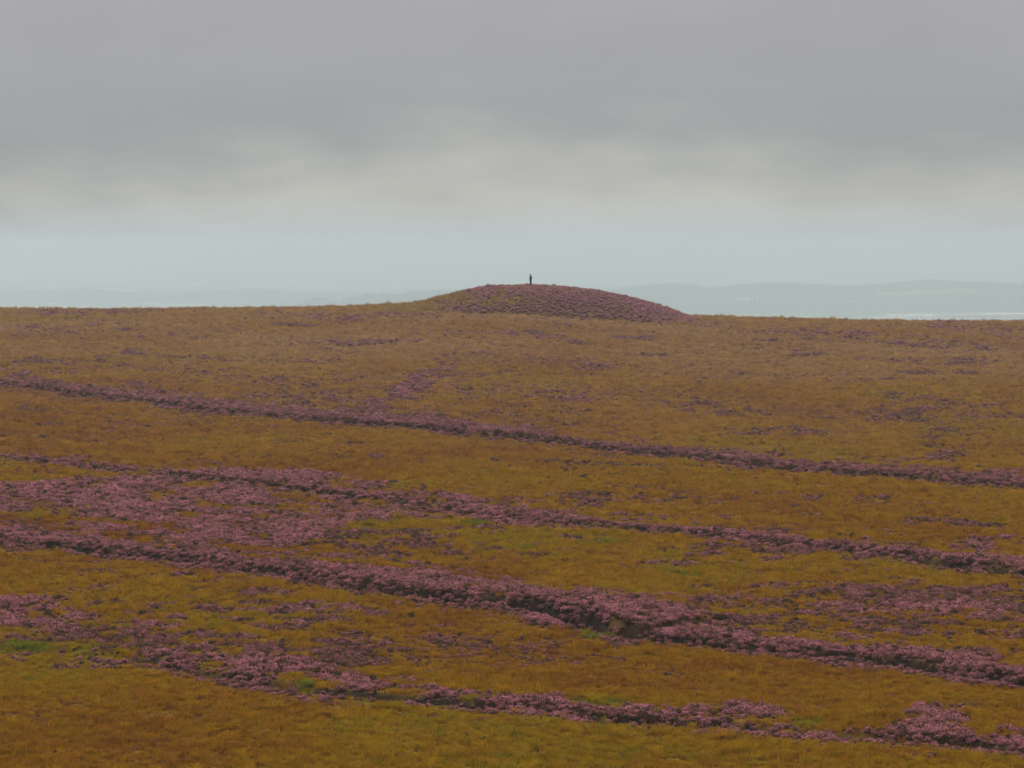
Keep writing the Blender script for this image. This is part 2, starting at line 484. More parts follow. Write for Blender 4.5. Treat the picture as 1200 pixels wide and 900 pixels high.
    rust = np.clip(fbm(x, y, 26, 3, 65) - .55, 0, 1) * 1.6
    for (cx, cy, rx, ry, wt) in RUST:
        rust = np.maximum(rust, wt * ell(un, vn, cx, cy, rx, ry, .08))
    rho = rho * (1 - .85 * np.clip(lush * 1.3 - .3, 0, 1))
    global CUT
    CUT = cut
    return np.clip(rho, 0, 1), np.clip(bloom, 0, 1), np.clip(lush, 0, 1), np.clip(rust, 0, 1), bare, zone, u, v


def grass_tint(x, y, lush, rust):
    """0 rusty .. 0.35 ochre .. 0.65 gold .. 1 green"""
    t = .41 + (fbm(x, y, 26, 3, 71) - .5) * .60 + (fbm(x, y, 4, 3, 72) - .5) * .36
    t = t - rust * .42
    return np.clip(t + (1 - t) * lush, 0, 1)


def haze_tint_at(x, y):
    """share of pale haze tone painted into the grass, growing with distance"""
    return np.clip(sstep(310, 640, y) * (.66 + (fbm(x, y, 30, 3, 75) - .5) * .9), 0, .85)  # aerial paling painted in, on top of the haze volume


# ------------------------------------------------------------------ materials
def material(name):
    m = bpy.data.materials.new(name)
    m.use_nodes = True
    return m, NT(m.node_tree)


GRASS = [(0.0, (.250, .090, .012)), (.22, (.320, .142, .010)), (.45, (.370, .196, .007)), (.68, (.335, .214, .009)), (.86, (.215, .185, .012)), (1.0, (.180, .205, .016))]


def leafy(nt, color, rough=.8, trans=.25):
    d = nt.n('ShaderNodeBsdfDiffuse')
    nt.put(d.inputs[0], color)
    tr = nt.n('ShaderNodeBsdfTranslucent')
    nt.put(tr.inputs[0], color)
    mx = nt.n('ShaderNodeMixShader')
    mx.inputs[0].default_value = trans
    nt.l(d.outputs[0], mx.inputs[1])
    nt.l(tr.outputs[0], mx.inputs[2])
    o = nt.n('ShaderNodeOutputMaterial')
    nt.l(mx.outputs[0], o.inputs[0])


def inst(nt, name):
    return nt.n('ShaderNodeAttribute', attribute_type='INSTANCER', attribute_name=name).outputs['Fac']


def var(nt, amount=.35):
    oi = nt.n('ShaderNodeObjectInfo')
    return nt.math('MULTIPLY_ADD', oi.outputs['Random'], amount, 1 - amount * .5)


def scale_col(nt, col, f):
    nd = nt.n('ShaderNodeVectorMath', operation='SCALE')
    nt.l(col, nd.inputs[0])
    nt.put(nd.inputs['Scale'], f)
    return nd.outputs[0]


M_GRASS, nt = material('moor_grass')
leafy(nt, scale_col(nt, nt.mix(inst(nt, 'haze_tint'), nt.ramp(inst(nt, 'tint'), GRASS), (.430, .272, .140)), var(nt, .40)), trans=.4)  # blades blend to a paler tone that paints in distance haze
M_HEATH_D, nt = material('heather_stems')
leafy(nt, scale_col(nt, nt.mix(inst(nt, 'bloom'), (.070, .042, .022), (.052, .030, .022)), var(nt, .5)), trans=.1)
M_HEATH_G, nt = material('heather_green_shoots')
leafy(nt, scale_col(nt, nt.mix(inst(nt, 'haze_fade'), nt.mix(inst(nt, 'bloom'), (.085, .060, .024), (.110, .070, .034)), (.240, .130, .115)), var(nt, .5)), trans=.15)  # shoots paled with distance, haze painted into their colour
M_HEATH_P, nt = material('heather_flowers')
leafy(nt, scale_col(nt, nt.mix(inst(nt, 'haze_fade'), nt.ramp(inst(nt, 'bloom'), [(0.0, (.110, .062, .045)), (.3, (.25, .108, .098)), (.65, (.46, .170, .195)), (1.0, (.66, .250, .290))]), (.62, .315, .345)), var(nt, .5)), trans=.2)  # flowers likewise blend to a painted haze tone

# bare ground seen between the plants: peat, litter and short turf
M_GROUND, nt = material('moor_ground')
at = lambda n: nt.n('ShaderNodeAttribute', attribute_name=n).outputs['Fac']
geo = nt.n('ShaderNodeNewGeometry')
turf = nt.mix(at('haze_tint'), nt.ramp(at('tint'), GRASS), (.430, .272, .140))  # turf takes the same painted haze tone as the grass
nz = nt.noise(geo.outputs['Position'], 1.3, 6, .65)
turf = scale_col(nt, turf, nt.math('MULTIPLY_ADD', nz, .7, .15))
heath = nt.mix(nt.noise(geo.outputs['Position'], 2.2, 5, .6), (.030, .020, .012), (.085, .045, .036))
colr = nt.mix(nt.math('MULTIPLY', at('heath'), .9, clamp=True), turf, heath)
colr = nt.mix(at('bare'), colr, nt.mix(nz, (.006, .004, .003), (.020, .013, .008)))
bs = nt.n('ShaderNodeBsdfPrincipled')
nt.l(colr, bs.inputs['Base Color'])
bs.inputs['Roughness'].default_value = .95
bs.inputs['Specular IOR Level'].default_value = .1
bm_ = nt.n('ShaderNodeBump')
bm_.inputs['Strength'].default_value = .8
bm_.inputs['Distance'].default_value = .08
nt.l(nz, bm_.inputs['Height'])
nt.l(bm_.outputs[0], bs.inputs['Normal'])
nt.l(bs.outputs[0], nt.n('ShaderNodeOutputMaterial').inputs[0])


def plain_mat(name, col, rough=.8, spec=.2):
    m, nt = material(name)
    b = nt.n('ShaderNodeBsdfPrincipled')
    g = nt.n('ShaderNodeTexCoord')
    n = nt.noise(g.outputs['Object'], 9, 4, .6)
    nt.l(nt.mix(n, tuple(c * .75 for c in col), tuple(min(1, c * 1.2) for c in col)), b.inputs['Base Color'])
    b.inputs['Roughness'].default_value = rough
    b.inputs['Specular IOR Level'].default_value = spec
    nt.l(b.outputs[0], nt.n('ShaderNodeOutputMaterial').inputs[0])
    return m


# ------------------------------------------------------------------ ground: the moor as one graded sheet
def rows():
    r = [-1200, -700, -450, -320, -250, -180, -120, -70, -30]
    r += list(np.arange(0, 180, 6.0)) + list(np.arange(180, 520, .45)) + list(np.arange(520, 690, .75))
    y = r[-1]
    st = 1.0
    while y < 2600:
        y += st
        st = min(st * 1.08, 60)
        r.append(y)
    return np.array(r)


Y = rows()
inner = np.linspace(-1, 1, 381)
outer = 1 + np.cumsum(np.geomspace(.008, .9, 44))
U = np.concatenate([-outer[::-1], inner, outer])
HW = 12 + .145 * np.clip(Y, 120, 900)
X2 = HW[:, None] * U[None, :]
far = np.sign(U) * np.maximum(np.abs(U) - 1, 0) * 190
X2 = X2 + far[None, :]
Y2 = np.repeat(Y[:, None], len(U), 1)
Z2, INF = terrain(X2, Y2, True)
rho, bloom, lush, rust, bare, zone, uu_, vv_ = cover_at(X2, np.maximum(Y2, 30), INF)
nr, nc = X2.shape
ii = np.arange(nr * nc).reshape(nr, nc)
quads = np.stack([ii[:-1, :-1], ii[:-1, 1:], ii[1:, 1:], ii[1:, :-1]], -1).reshape(-1, 4)
me = mesh_np('moor', np.stack([X2, Y2, Z2], -1).reshape(-1, 3), quads, [M_GROUND], smooth=True)
attr(me, 'heath', rho.ravel())
attr(me, 'bare', (np.maximum(bare, CUT) * (1 - lush)).ravel())
attr(me, 'tint', grass_tint(X2, Y2, lush, rust).ravel())
attr(me, 'haze_tint', haze_tint_at(X2, Y2).ravel())
moor = link('moor', me)
tag(moor, 'ochre grass moor cut by long gullies and rising to the skyline', kind='structure')

# ------------------------------------------------------------------ the burial mound on the crest
MY = 650.0
MTOP = line([(440, 360), (470, 358.0), (490, 355.5), (510, 350.5), (530, 345), (550, 340), (570, 336.8), (590, 335.2), (610, 334.8), (640, 335.6), (670, 337.5), (700, 341.5), (730, 347.5), (760, 355), (785, 363), (800, 369), (812, 374), (830, 378)])


def mound_z(x, y):
    u = 600 + F * x / MY
    zt = -(MTOP(u) + .8 - 285) / F * MY * 1.0
    zb = terrain(x, y)
    r = np.abs(y - MY) / 17.0
    sh = np.clip(1 - r ** 2, 0, 1) ** .8
    zc = zsm(x, np.full_like(x, MY))
    return zb - .35 * (sh < .02) + np.maximum(zt - zc, -.3) * sh + .25 * (fbm(x, y, 3, 3, 81) - .5) * sh


gx = np.arange(-24, 34, .5)
gy = np.arange(MY - 18, MY + 18.1, .5)
GX, GY = np.meshgrid(gx, gy)
GZ = mound_z(GX, GY)
ii = np.arange(GX.size).reshape(GX.shape)
quads = np.stack([ii[:-1, :-1], ii[:-1, 1:], ii[1:, 1:], ii[1:, :-1]], -1).reshape(-1, 4)
me = mesh_np('burial_mound', np.stack([GX, GY, GZ], -1).reshape(-1, 3), quads, [M_GROUND], smooth=True)


def mound_cover(x, y):
    u, v = project(x, y, mound_z(x, y))
    n = fbm(x, y, 3, 3, 91) - .5
    h = np.clip(1.0 + n * 1.1, 0, 1) * sstep(500, 545, u + n * 40)
    for (cx, cy, rx, ry, wt) in [(530, 350, 26, 9, .75), (592, 352, 22, 6, .8), (560, 356, 40, 5, .6), (600, 337, 10, 2, .6), (660, 342, 8, 3, .6), (640, 336.5, 40, 1.6, .4)]:
        h = h * (1 - wt * ell(u + n * 20, v, cx, cy, rx, ry, 0))
    return np.clip(h, 0, 1), u, v


mh, _, _ = mound_cover(GX, GY)
attr(me, 'heath', (mh * .5).ravel())
attr(me, 'bare', np.zeros(GX.size))
attr(me, 'haze_tint', np.full(GX.size, .35))  # even share of painted haze on the mound's turf
attr(me, 'tint', np.clip(.70 + (fbm(GX, GY, 4, 2, 92) - .5) * .5, 0, 1).ravel())
mound = link('burial_mound', me)
tag(mound, 'low rounded burial mound standing on the moor skyline', kind='structure')


# ------------------------------------------------------------------ plants: prototypes
def heather_mesh(name, seed, wide=.24, tall=.34, n=150):
    r = np.random.default_rng(seed)
    V, Fc, MI = [], [], []
    # woody dome
    rings, segs = 4, 9
    for a in range(rings):
        th = a / rings * math.pi / 2
        for b in range(segs):
            ph = b / segs * 2 * math.pi
            k = r.uniform(.45, .78)
            V.append((math.cos(th) * math.cos(ph) * wide * k, math.cos(th) * math.sin(ph) * wide * k, math.sin(th) * tall * k - .03))
    V.append((0, 0, tall * .6))
    for a in range(rings - 1):
        for b in range(segs):
            p, q = a * segs + b, a * segs + (b + 1) % segs
            Fc += [(p, q, q + segs), (p, q + segs, p + segs)]
            MI += [0, 0]
    for b in range(segs):
        Fc.append(((rings - 1) * segs + b, (rings - 1) * segs + (b + 1) % segs, rings * segs))
        MI.append(0)
    # shoots and flower spikes
    for _ in range(n):
        ph = r.uniform(0, 2 * math.pi)
        ct = r.uniform(0.02, 1) ** .75
        st = math.sqrt(max(0, 1 - ct * ct))
        d = np.array([st * math.cos(ph), st * math.sin(ph), ct])
        lump = .85 + .34 * math.sin(ph * 2.3 + seed) * st + .2 * math.sin(ph * 5.1 + seed * 2 + ct * 4) + r.uniform(-.2, .16)
        root = d * np.array([wide, wide, tall]) * lump * .72
        ax = d * .6 + np.array([0, 0, .75]) + r.normal(0, .22, 3)
        ax /= np.linalg.norm(ax)
        L = r.uniform(.06, .13) * (1.45 if r.random() < .10 else 1)
        side = np.cross(ax, r.normal(0, 1, 3))
        side /= np.linalg.norm(side) + 1e-9
        wd = r.uniform(.011, .021)
        b0 = len(V)
        top = root + ax * L
        mid = root + ax * L * .5
        s2 = np.cross(ax, side)
        V += [tuple(root), tuple(mid + side * wd), tuple(mid - side * .5 * wd + s2 * wd * .87), tuple(mid - side * .5 * wd - s2 * wd * .87), tuple(top)]
        pink = 2 if r.random() < (.36 + .54 * ct) else 1
        for a, b in ((1, 2), (2, 3), (3, 1)):
            Fc += [(b0, b0 + b, b0 + a), (b0 + a, b0 + b, b0 + 4)]
            MI += [1, pink]
    return mesh_np(name, np.array(V), np.array(Fc), [M_HEATH_D, M_HEATH_G, M_HEATH_P], MI)


def tuft_mesh(name, seed, n=46, rad=.16, hgt=.26, lean=.55):
    r = np.random.default_rng(seed)
    V, Fc = [], []
    for _ in range(n):
        ph = r.uniform(0, 2 * math.pi)
        rr = rad * math.sqrt(r.random())
        p0 = np.array([rr * math.cos(ph), rr * math.sin(ph), -.02])
        ph2 = ph + r.normal(0, .8)
        d = np.array([math.cos(ph2), math.sin(ph2), 0])
        s = np.array([-d[1], d[0], 0]) * r.uniform(.006, .013)
        L = hgt * r.uniform(.5, 1.25)
        k = lean * r.uniform(.2, 1.3)
        m = p0 + d * L * k * .35 + np.array([0, 0, L * .62])
        e = p0 + d * L * k + np.array([0, 0, L * (1 - .35 * k)])
        b = len(V)
        V += [tuple(p0 - s), tuple(p0 + s), tuple(m + s * .8), tuple(m - s * .8), tuple(e)]
        Fc += [(b, b + 1, b + 2), (b, b + 2, b + 3), (b + 3, b + 2, b + 4)]
    return mesh_np(name, np.array(V), np.array(Fc), [M_GRASS])


HEATH = [heather_mesh('heather_%s' % c, 100 + k, w_, t_, n_) for k, (c, w_, t_, n_) in enumerate(
    [('round', .24, .32, 200), ('low', .32, .20, 210), ('tall', .22, .40, 190), ('open', .28, .28, 130), ('ragged', .30, .34, 220), ('spreading', .38, .18, 200)])]
TUFT = [tuft_mesh('tuft_%s' % c, 200 + k, n_, r_, h_, l_) for k, (c, n_, r_, h_, l_) in enumerate(
    [('even', 46, .16, .24, .55), ('leaning', 46, .20, .22, .9), ('upright', 40, .13, .34, .35), ('sparse', 30, .22, .26, .7), ('tussock', 70, .11, .32, .8)])]


def proto_objects(meshes):
    return [bpy.data.objects.new(m.name, m) for m in meshes]


P_HEATH, P_TUFT = proto_objects(HEATH), proto_objects(TUFT)


def scatter(name, pts, idx, rot, scl, props, protos):
    """one ground-cover object: a mesh of points that carries instances of the prototypes"""
    me = bpy.data.meshes.new(name)
    me.vertices.add(len(pts))
    me.vertices.foreach_set('co', np.asarray(pts, np.float32).ravel())
    a = me.attributes.new('pick', 'INT', 'POINT')
    a.data.foreach_set('value', np.asarray(idx, np.int32))
    for nm, arr in (('turn', rot), ('size', scl)):
        a = me.attributes.new(nm, 'FLOAT_VECTOR', 'POINT')
        a.data.foreach_set('vector', np.asarray(arr, np.float32).ravel())
    for k, v in props.items():
        attr(me, k, v)
    o = bpy.data.objects.new(name, me)
    COL.objects.link(o)
    g = bpy.data.node_groups.new('scatter_' + name, 'GeometryNodeTree')
    g.interface.new_socket('Geometry', in_out='INPUT', socket_type='NodeSocketGeometry')
    g.interface.new_socket('Geometry', in_out='OUTPUT', socket_type='NodeSocketGeometry')
    N, L = g.nodes, g.links
    gi, go = N.new('NodeGroupInput'), N.new('NodeGroupOutput')
    jn = N.new('GeometryNodeJoinGeometry')
    for p in reversed(protos):
        oi = N.new('GeometryNodeObjectInfo')
        oi.inputs['Object'].default_value = p
        oi.inputs['As Instance'].default_value = True
        L.new(oi.outputs['Geometry'], jn.inputs[0])
    ip = N.new('GeometryNodeInstanceOnPoints')
    L.new(gi.outputs[0], ip.inputs['Points'])
    L.new(jn.outputs[0], ip.inputs['Instance'])
    ip.inputs['Pick Instance'].default_value = True

    def named(nm, typ):
        nd = N.new('GeometryNodeInputNamedAttribute')
        nd.data_type = typ
        nd.inputs['Name'].default_value = nm
        return next(s for s in nd.outputs if s.enabled and s.name == 'Attribute')
    L.new(named('pick', 'INT'), ip.inputs['Instance Index'])
    L.new(named('turn', 'FLOAT_VECTOR'), ip.inputs['Rotation'])
    L.new(named('size', 'FLOAT_VECTOR'), ip.inputs['Scale'])
    L.new(ip.outputs[0], go.inputs[0])
    md = o.modifiers.new('scatter', 'NODES')
    md.node_group = g
    return o


def rand_turn(n, tilt=.15):
    return np.stack([rng.normal(0, tilt, n), rng.normal(0, tilt, n), rng.uniform(0, 2 * math.pi, n)], -1)


# ------------------------------------------------------------------ plants: where they stand
def spread(y0, y1, dens, margin=1.65):
    a = .1317 * margin
    area = a * (y1 * y1 - y0 * y0)
    n = int(area * dens)
    y = np.sqrt(rng.uniform(y0 * y0, y1 * y1, n))
    x = rng.uniform(-1, 1, n) * a * y
    return x, y


def pts_heather():
    out = []
    for y0, y1, dens, k in ((186, 250, 14, .9), (250, 330, 11.5, .95), (330, 430, 7.5, 1.1), (430, 540, 5.2, 1.22), (540, 672, 3.8, 1.35)):
        x, y = spread(y0, y1, dens)
        z, info = terrain(x, y, True)
        rho, bl, lu, ru, ba, zo, u, v = cover_at(x, y, info)
        keep = rng.random(len(x)) < rho ** .85
        lip = np.zeros(len(x))
        for q in 'ABCD':
            s = info[q][0]
            lip = np.maximum(lip, ((s > -1.2) & (s < .35)).astype(float))
        sc = k * rng.uniform(.6, 1.2, len(x)) * (.6 + .5 * np.clip(rho, 0, 1)) * (.62 + .8 * fbm(x, y, 1.7, 2, 67)) * (1 - .30 * lip) * (1 - .3 * (rho < .3) * (y < 330))
        bl = np.clip(bl + rng.normal(0, .17, len(x)), 0, 1) * (rng.random(len(x)) > np.where(y > 480, .05, .13))
        sc = sc * (1 - .25 * (rho < .4)) * np.clip(rng.lognormal(-.04, .28, len(x)), .5, 1.45)
        sc = np.minimum(sc * 1.1, rng.uniform(1.1, 1.4, len(x)) * k)
        out.append(np.stack([x, y, z, sc, bl, zo, u, v, rho], -1)[keep])
    return np.concatenate(out)


H = pts_heather()
# darker tussocks that break the skyline
su = np.concatenate([rng.uniform(0, 480, 46), rng.uniform(815, 1200, 40), rng.normal(105, 7, 7), rng.normal(125, 5, 7), rng.normal(870, 9, 16), rng.normal(915, 14, 18), rng.normal(1105, 4, 8), rng.normal(1097, 2, 3), rng.normal(215, 5, 5)])
sy = rng.uniform(672, 696, len(su))
sx = (su - 600) / F * sy
sz = terrain(sx, sy)
u_, v_ = project(sx, sy, sz)
ss = np.concatenate([rng.uniform(.5, .9, 86), rng.uniform(.8, 1.35, len(su) - 86)])
H = np.concatenate([H, np.stack([sx, sy, sz, ss, np.full(len(su), .12), np.zeros(len(su)), u_, v_, np.full(len(su), .5)], -1)])

# the bushes that show largest become things of their own
ZONE4 = (H[:, 5] == 4) & (H[:, 6] > 4) & (H[:, 6] < 1196) & (H[:, 7] < 896)
lone = (H[:, 7] > BOT['D'](H[:, 6]) + 6) & (H[:, 6] > 4) & (H[:, 6] < 1196) & (H[:, 7] < 893)
score = np.where(ZONE4 | lone, H[:, 3] / H[:, 1] * (.6 + H[:, 8]), 0)
pick = np.argsort(-score)[:290]
is_pick = np.zeros(len(H), bool)
is_pick[pick] = True

ZN = {1: 'pink heather lining the uppermost long gully across the moor', 2: 'broad sweep of pink heather around the second gully on the left',
      3: 'thick pink heather bank along the main gully across the middle', 4: 'low heather plants filling the nearest gully bank',
      0: 'scattered dull heather tufts and patches over the ochre grass'}
for zk in (1, 2, 3, 4, 0):
    m = (H[:, 5] == zk) & ~is_pick
    A = H[m]
    n = len(A)
    s3 = A[:, 3:4] * np.stack([rng.uniform(.9, 1.25, n), rng.uniform(.9, 1.25, n), rng.uniform(.75, 1.1, n)], -1)
    o = scatter('heather', A[:, :3], rng.integers(0, len(HEATH), n), rand_turn(n), s3, {'bloom': A[:, 4], 'haze_fade': sstep(300, 660, A[:, 1]) * .5}, P_HEATH)  # painted haze on the heather rises with distance
    tag(o, ZN[zk], 'heather', kind='stuff')

SQ = np.percentile(H[pick, 3], [33, 66])
BQ = np.percentile(H[pick, 4][H[pick, 4] > .35], 50)
SECT = [(200, "at the nearest gully's left end"), (335, "along the nearest gully's left half"), (450, "around the nearest gully's green hollow"),
        (560, "just right of the nearest gully's green hollow"), (665, "just left of the nearest gully's bare cut"), (800, "beside the nearest gully's dark bare cut"),
        (960, 'in the loose cluster right of the bare cut'), (1030, 'left of the round clump at lower right'), (1092, "in the round clump's left half"),
        (1150, "in the round clump's right half"), (9999, "at the nearest gully's right end")]
for k in pick:
    x, y, z, sc, bl, zo, u, v, rh = H[k]
    o = bpy.data.objects.new('heather_bush', HEATH[random.randrange(len(HEATH))])
    COL.objects.link(o)
    o.location = (x, y, z)
    o.rotation_euler = (random.gauss(0, .12), random.gauss(0, .12), random.uniform(0, 6.28))
    q = sc * random.uniform(1.0, 1.25)
    o.scale = (q * random.uniform(.95, 1.2), q * random.uniform(.95, 1.2), q * random.uniform(.85, 1.1))
    o['bloom'] = float(min(1, bl + .05))
    hue = 'brownish' if bl < .35 else ('mauve' if bl < BQ else 'pink')
    size = 'small' if sc < SQ[0] else ('medium' if sc < SQ[1] else 'large')
    if lone[k]:
        third = 'left' if u < 400 else ('middle' if u < 800 else 'right')
        tag(o, '%s %s heather bush alone on the foreground grass, %s third' % (size, hue, third), 'heather bush', 'lone %s %s heather bushes on the %s foreground grass' % (size, hue, third))
    else:
        sect = next(q_[1] for q_ in SECT if u < q_[0])
        on = 'lip' if v > BOT['D'](u) - 2.5 else ('crest' if v < TOP['D'](u) + 7 else 'bank')
        tag(o, '%s %s heather bush on the %s, %s' % (size, hue, on, sect), 'heather bush', '%s %s heather bushes on the %s %s' % (size, hue, on, sect))

# heather on the mound
n = 10500
x, y = rng.uniform(-22, 32, n), rng.uniform(MY - 17, MY + 12, n)
h, u, v = mound_cover(x, y)
zz = mound_z(x, y)
ok = (rng.random(n) < h) & (zz > terrain(x, y) - .05)
x, y, zz = x[ok], y[ok], zz[ok]
n = len(x)
sc = rng.uniform(.7, 1.25, n)[:, None] * (1 + .5 * (rng.random(n) < .04))[:, None] * np.stack([rng.uniform(.9, 1.3, n), rng.uniform(.9, 1.3, n), rng.uniform(.8, 1.2, n)], -1)
o = scatter('heather', np.stack([x, y, zz], -1), rng.integers(0, len(HEATH), n), rand_turn(n), sc,
            {'bloom': np.clip(.88 + (fbm(x, y, 2.5, 2, 95) - .5) * .9, 0, 1) * (rng.random(n) > .04), 'haze_fade': np.full(n, .62)}, P_HEATH)  # mound heather carries an even painted haze tone
tag(o, 'mauve heather covering the burial mound on the skyline', 'heather', kind='stuff')

# grass
G = []
for y0, y1, dens, k in ((186, 240, 17, 1.1), (240, 320, 11, 1.25), (320, 430, 7, 1.35), (430, 550, 4.5, 1.5), (550, 690, 3.2, 1.6)):
    x, y = spread(y0, y1, dens)
    z, info = terrain(x, y, True)
    rho, bl, lu, ru, ba, zo, u, v = cover_at(x, y, info)
    keep = rng.random(len(x)) < np.clip(1.0 - 1.15 * rho - 1.2 * np.maximum(ba, CUT * .8) * (1 - lu), .0, 1) * np.clip(.9 + (fbm(x, y, 5, 2, 97) - .5) * 1.2, .5, 1)
    sc = k * np.clip(rng.lognormal(-.12, .32, len(x)), .45, 1.9) * (.75 + .5 * fbm(x, y, 7, 2, 98)) * (1 - .4 * sstep(.08, .4, rho))
    G.append(np.stack([x, y, z, sc, np.clip(grass_tint(x, y, lu, ru) + rng.normal(0, .12, len(x)), 0, 1)], -1)[keep])
n = 4200
x, y = rng.uniform(-23, 33, n), rng.uniform(MY - 17, MY + 10, n)
h, u, v = mound_cover(x, y)
ok = rng.random(n) < (1.05 - h)
x, y = x[ok], y[ok]
G.append(np.stack([x, y, np.maximum(mound_z(x, y), terrain(x, y)), rng.uniform(1.2, 2.2, len(x)), np.clip(rng.normal(.78, .09, len(x)), 0, 1)], -1))
G = np.concatenate(G)
n = len(G)
s3 = G[:, 3:4] * np.stack([rng.uniform(.9, 1.5, n), rng.uniform(.9, 1.5, n), rng.uniform(.6, 1.05, n)], -1)
o = scatter('moor_grass', G[:, :3], rng.integers(0, len(TUFT), n), rand_turn(n, .12), s3, {'tint': G[:, 4], 'haze_tint': np.where(G[:, 1] > 630, .6, haze_tint_at(G[:, 0], G[:, 1]))}, P_TUFT)  # crest and mound grass get a fixed share of painted haze
tag(o, 'tussocky ochre and olive grass covering the moor', 'grass', kind='stuff')
print('heather', len(H), 'grass', n, 'picked', len(pick))


# ------------------------------------------------------------------ the person on the mound
def loft(rings, segs=12, cap=True):
    """closed tube through rings of (centre, rx, ry)"""
    V, Fc = [], []
    for c, rx, ry in rings:
        for k in range(segs):
            a = 2 * math.pi * k / segs
            V.append((c[0] + rx * math.cos(a), c[1] + ry * math.sin(a), c[2]))
    for r in range(len(rings) - 1):
        for k in range(segs):
            p, q = r * segs + k, r * segs + (k + 1) % segs
            Fc.append((p, q, q + segs, p + segs))
    if cap:
        Fc.append(tuple(reversed(range(segs))))
        Fc.append(tuple(range((len(rings) - 1) * segs, len(rings) * segs)))
    return V, Fc


def poly_mesh(name, parts, mat):
    me = bpy.data.meshes.new(name)
    V, Fc = [], []
    for v, f in parts:
        b = len(V)
        V += v
        Fc += [tuple(i + b for i in t) for t in f]
    me.from_pydata(V, [], Fc)
    me.materials.append(mat)
    me.polygons.foreach_set('use_smooth', np.ones(len(me.polygons), bool))
    me.update()
    return me


M_SKIN = plain_mat('skin', (.36, .20, .13), .5)
M_JACKET = plain_mat('dark_jacket', (.022, .028, .036), .7)
M_TROUSER = plain_mat('dark_trousers', (.018, .020, .026), .8)
M_HAIR = plain_mat('dark_hair', (.02, .015, .012), .6)
M_BOOT = plain_mat('dark_boots', (.015, .013, .012), .6)


def skin_body():
    """one continuous figure facing -X, arms bent so that the hands rest in front of the waist"""
    J = {}
    V, E, R = [], [], []

    def j(nm, p, r, par=None):
        J[nm] = len(V)
        V.append(p)
        R.append(r)
        if par:
            E.append((J[par], J[nm]))
    j('pelvis', (0.02, 0, .95), .125)
    j('waist', (0.03, 0, 1.10), .115, 'pelvis')
    j('chest', (0.03, 0, 1.30), .135, 'waist')
    j('neck0', (0.00, 0, 1.47), .065, 'chest')
    j('neck1', (-.03, 0, 1.54), .055, 'neck0')
    j('head', (-.055, 0, 1.64), .088, 'neck1')
    j('crown', (-.055, 0, 1.72), .075, 'head')
    j('nose', (-.150, 0, 1.632), .014, 'head')
    for s, nm in ((1, 'l'), (-1, 'r')):
        j('sh' + nm, (.02, s * .19, 1.42), .062, 'chest')
        j('el' + nm, (.07, s * .25, 1.14), .043, 'sh' + nm)
        j('wr' + nm, (-.13, s * .17, 1.02), .029, 'el' + nm)
        j('pa' + nm, (-.20, s * .13, 1.00), .034, 'wr' + nm)
        for q in range(4):
            j('f%d' % q + nm, (-.255, s * (.13 - .02 * q), .985 + .018 * (q - 1.5)), .009, 'pa' + nm)
            j('g%d' % q + nm, (-.270, s * (.10 - .02 * q), .965 + .018 * (q - 1.5)), .008, 'f%d' % q + nm)
        j('th' + nm, (-.215, s * .10, 1.045), .010, 'pa' + nm)
        j('hip' + nm, (.02, s * .10, .88), .095, 'pelvis')
        j('kn' + nm, (.0 if s > 0 else .04, s * .10, .49), .060, 'hip' + nm)
        j('an' + nm, (.03 if s > 0 else .09, s * .10, .09), .040, 'kn' + nm)
        j('toe' + nm, (-.13 if s > 0 else -.07, s * .12, .035), .034, 'an' + nm)
    me = bpy.data.meshes.new('person')
    me.from_pydata(V, E, [])
    me.materials.append(M_SKIN)
    o = link('person', me)
    md = o.modifiers.new('skin', 'SKIN')
    md.use_smooth_shade = True
    for k, r in enumerate(R):
        me.skin_vertices[0].data[k].radius = (r, r)
        me.skin_vertices[0].data[k].use_root = (k == 0)
    sb = o.modifiers.new('sub', 'SUBSURF')
    sb.levels = sb.render_levels = 1
    return o


px, py = (621.7 - 600) / F * MY, MY
pz = float(mound_z(np.array([px]), np.array([py]))[0])
person = skin_body()
person.location = (px, py, pz + .22)
person.rotation_euler = (0, 0, math.radians(28))
person.scale = (1.12, 1.12, 1.04)
tag(person, 'dark-clothed person standing alone on top of the heather mound', 'person')
jk = [loft([((.02, 0, .86), .165, .215), ((.03, 0, 1.0), .155, .20), ((.035, 0, 1.15), .155, .195), ((.045, 0, 1.30), .168, .215), ((.045, 0, 1.40), .155, .22), ((.02, 0, 1.46), .11, .15), ((-.01, 0, 1.53), .075, .08)], 16)]
for s in (1, -1):
    def tube(p, q, r0, r1):
        p, q = Vector(p), Vector(q)
        ax = (q - p).normalized()
        n1 = ax.orthogonal().normalized()
        n2 = ax.cross(n1)
        V, Fc = [], []
        for c, r in ((p, r0), ((p + q) / 2, (r0 + r1) / 2 * 1.03), (q, r1)):
            for k in range(10):
                a = 2 * math.pi * k / 10
                V.append(tuple(c + n1 * r * math.cos(a) + n2 * r * math.sin(a)))
        for r in range(2):
            for k in range(10):
                Fc.append((r * 10 + k, r * 10 + (k + 1) % 10, (r + 1) * 10 + (k + 1) % 10, (r + 1) * 10 + k))
        Fc += [tuple(reversed(range(10))), tuple(range(20, 30))]
        return V, Fc
    jk.append(tube((.03, s * .185, 1.43), (.075, s * .25, 1.12), .085, .065))
    jk.append(tube((.085, s * .255, 1.14), (-.12, s * .175, 1.025), .064, .048))
link('jacket', poly_mesh('jacket', jk, M_JACKET), parent=person)
tr = [loft([((.02, 0, .80), .13, .18), ((.02, 0, .98), .145, .185)], 14)]
for s in (1, -1):
    kx, axx = (0.0, .03) if s > 0 else (.04, .09)
    tr.append(loft([((axx, s * .10, .07), .062, .06), (((kx + axx) / 2, s * .10, .28), .075, .072), ((kx, s * .10, .49), .082, .078), ((.015, s * .10, .72), .105, .095), ((.02, s * .095, .90), .12, .10)], 12))
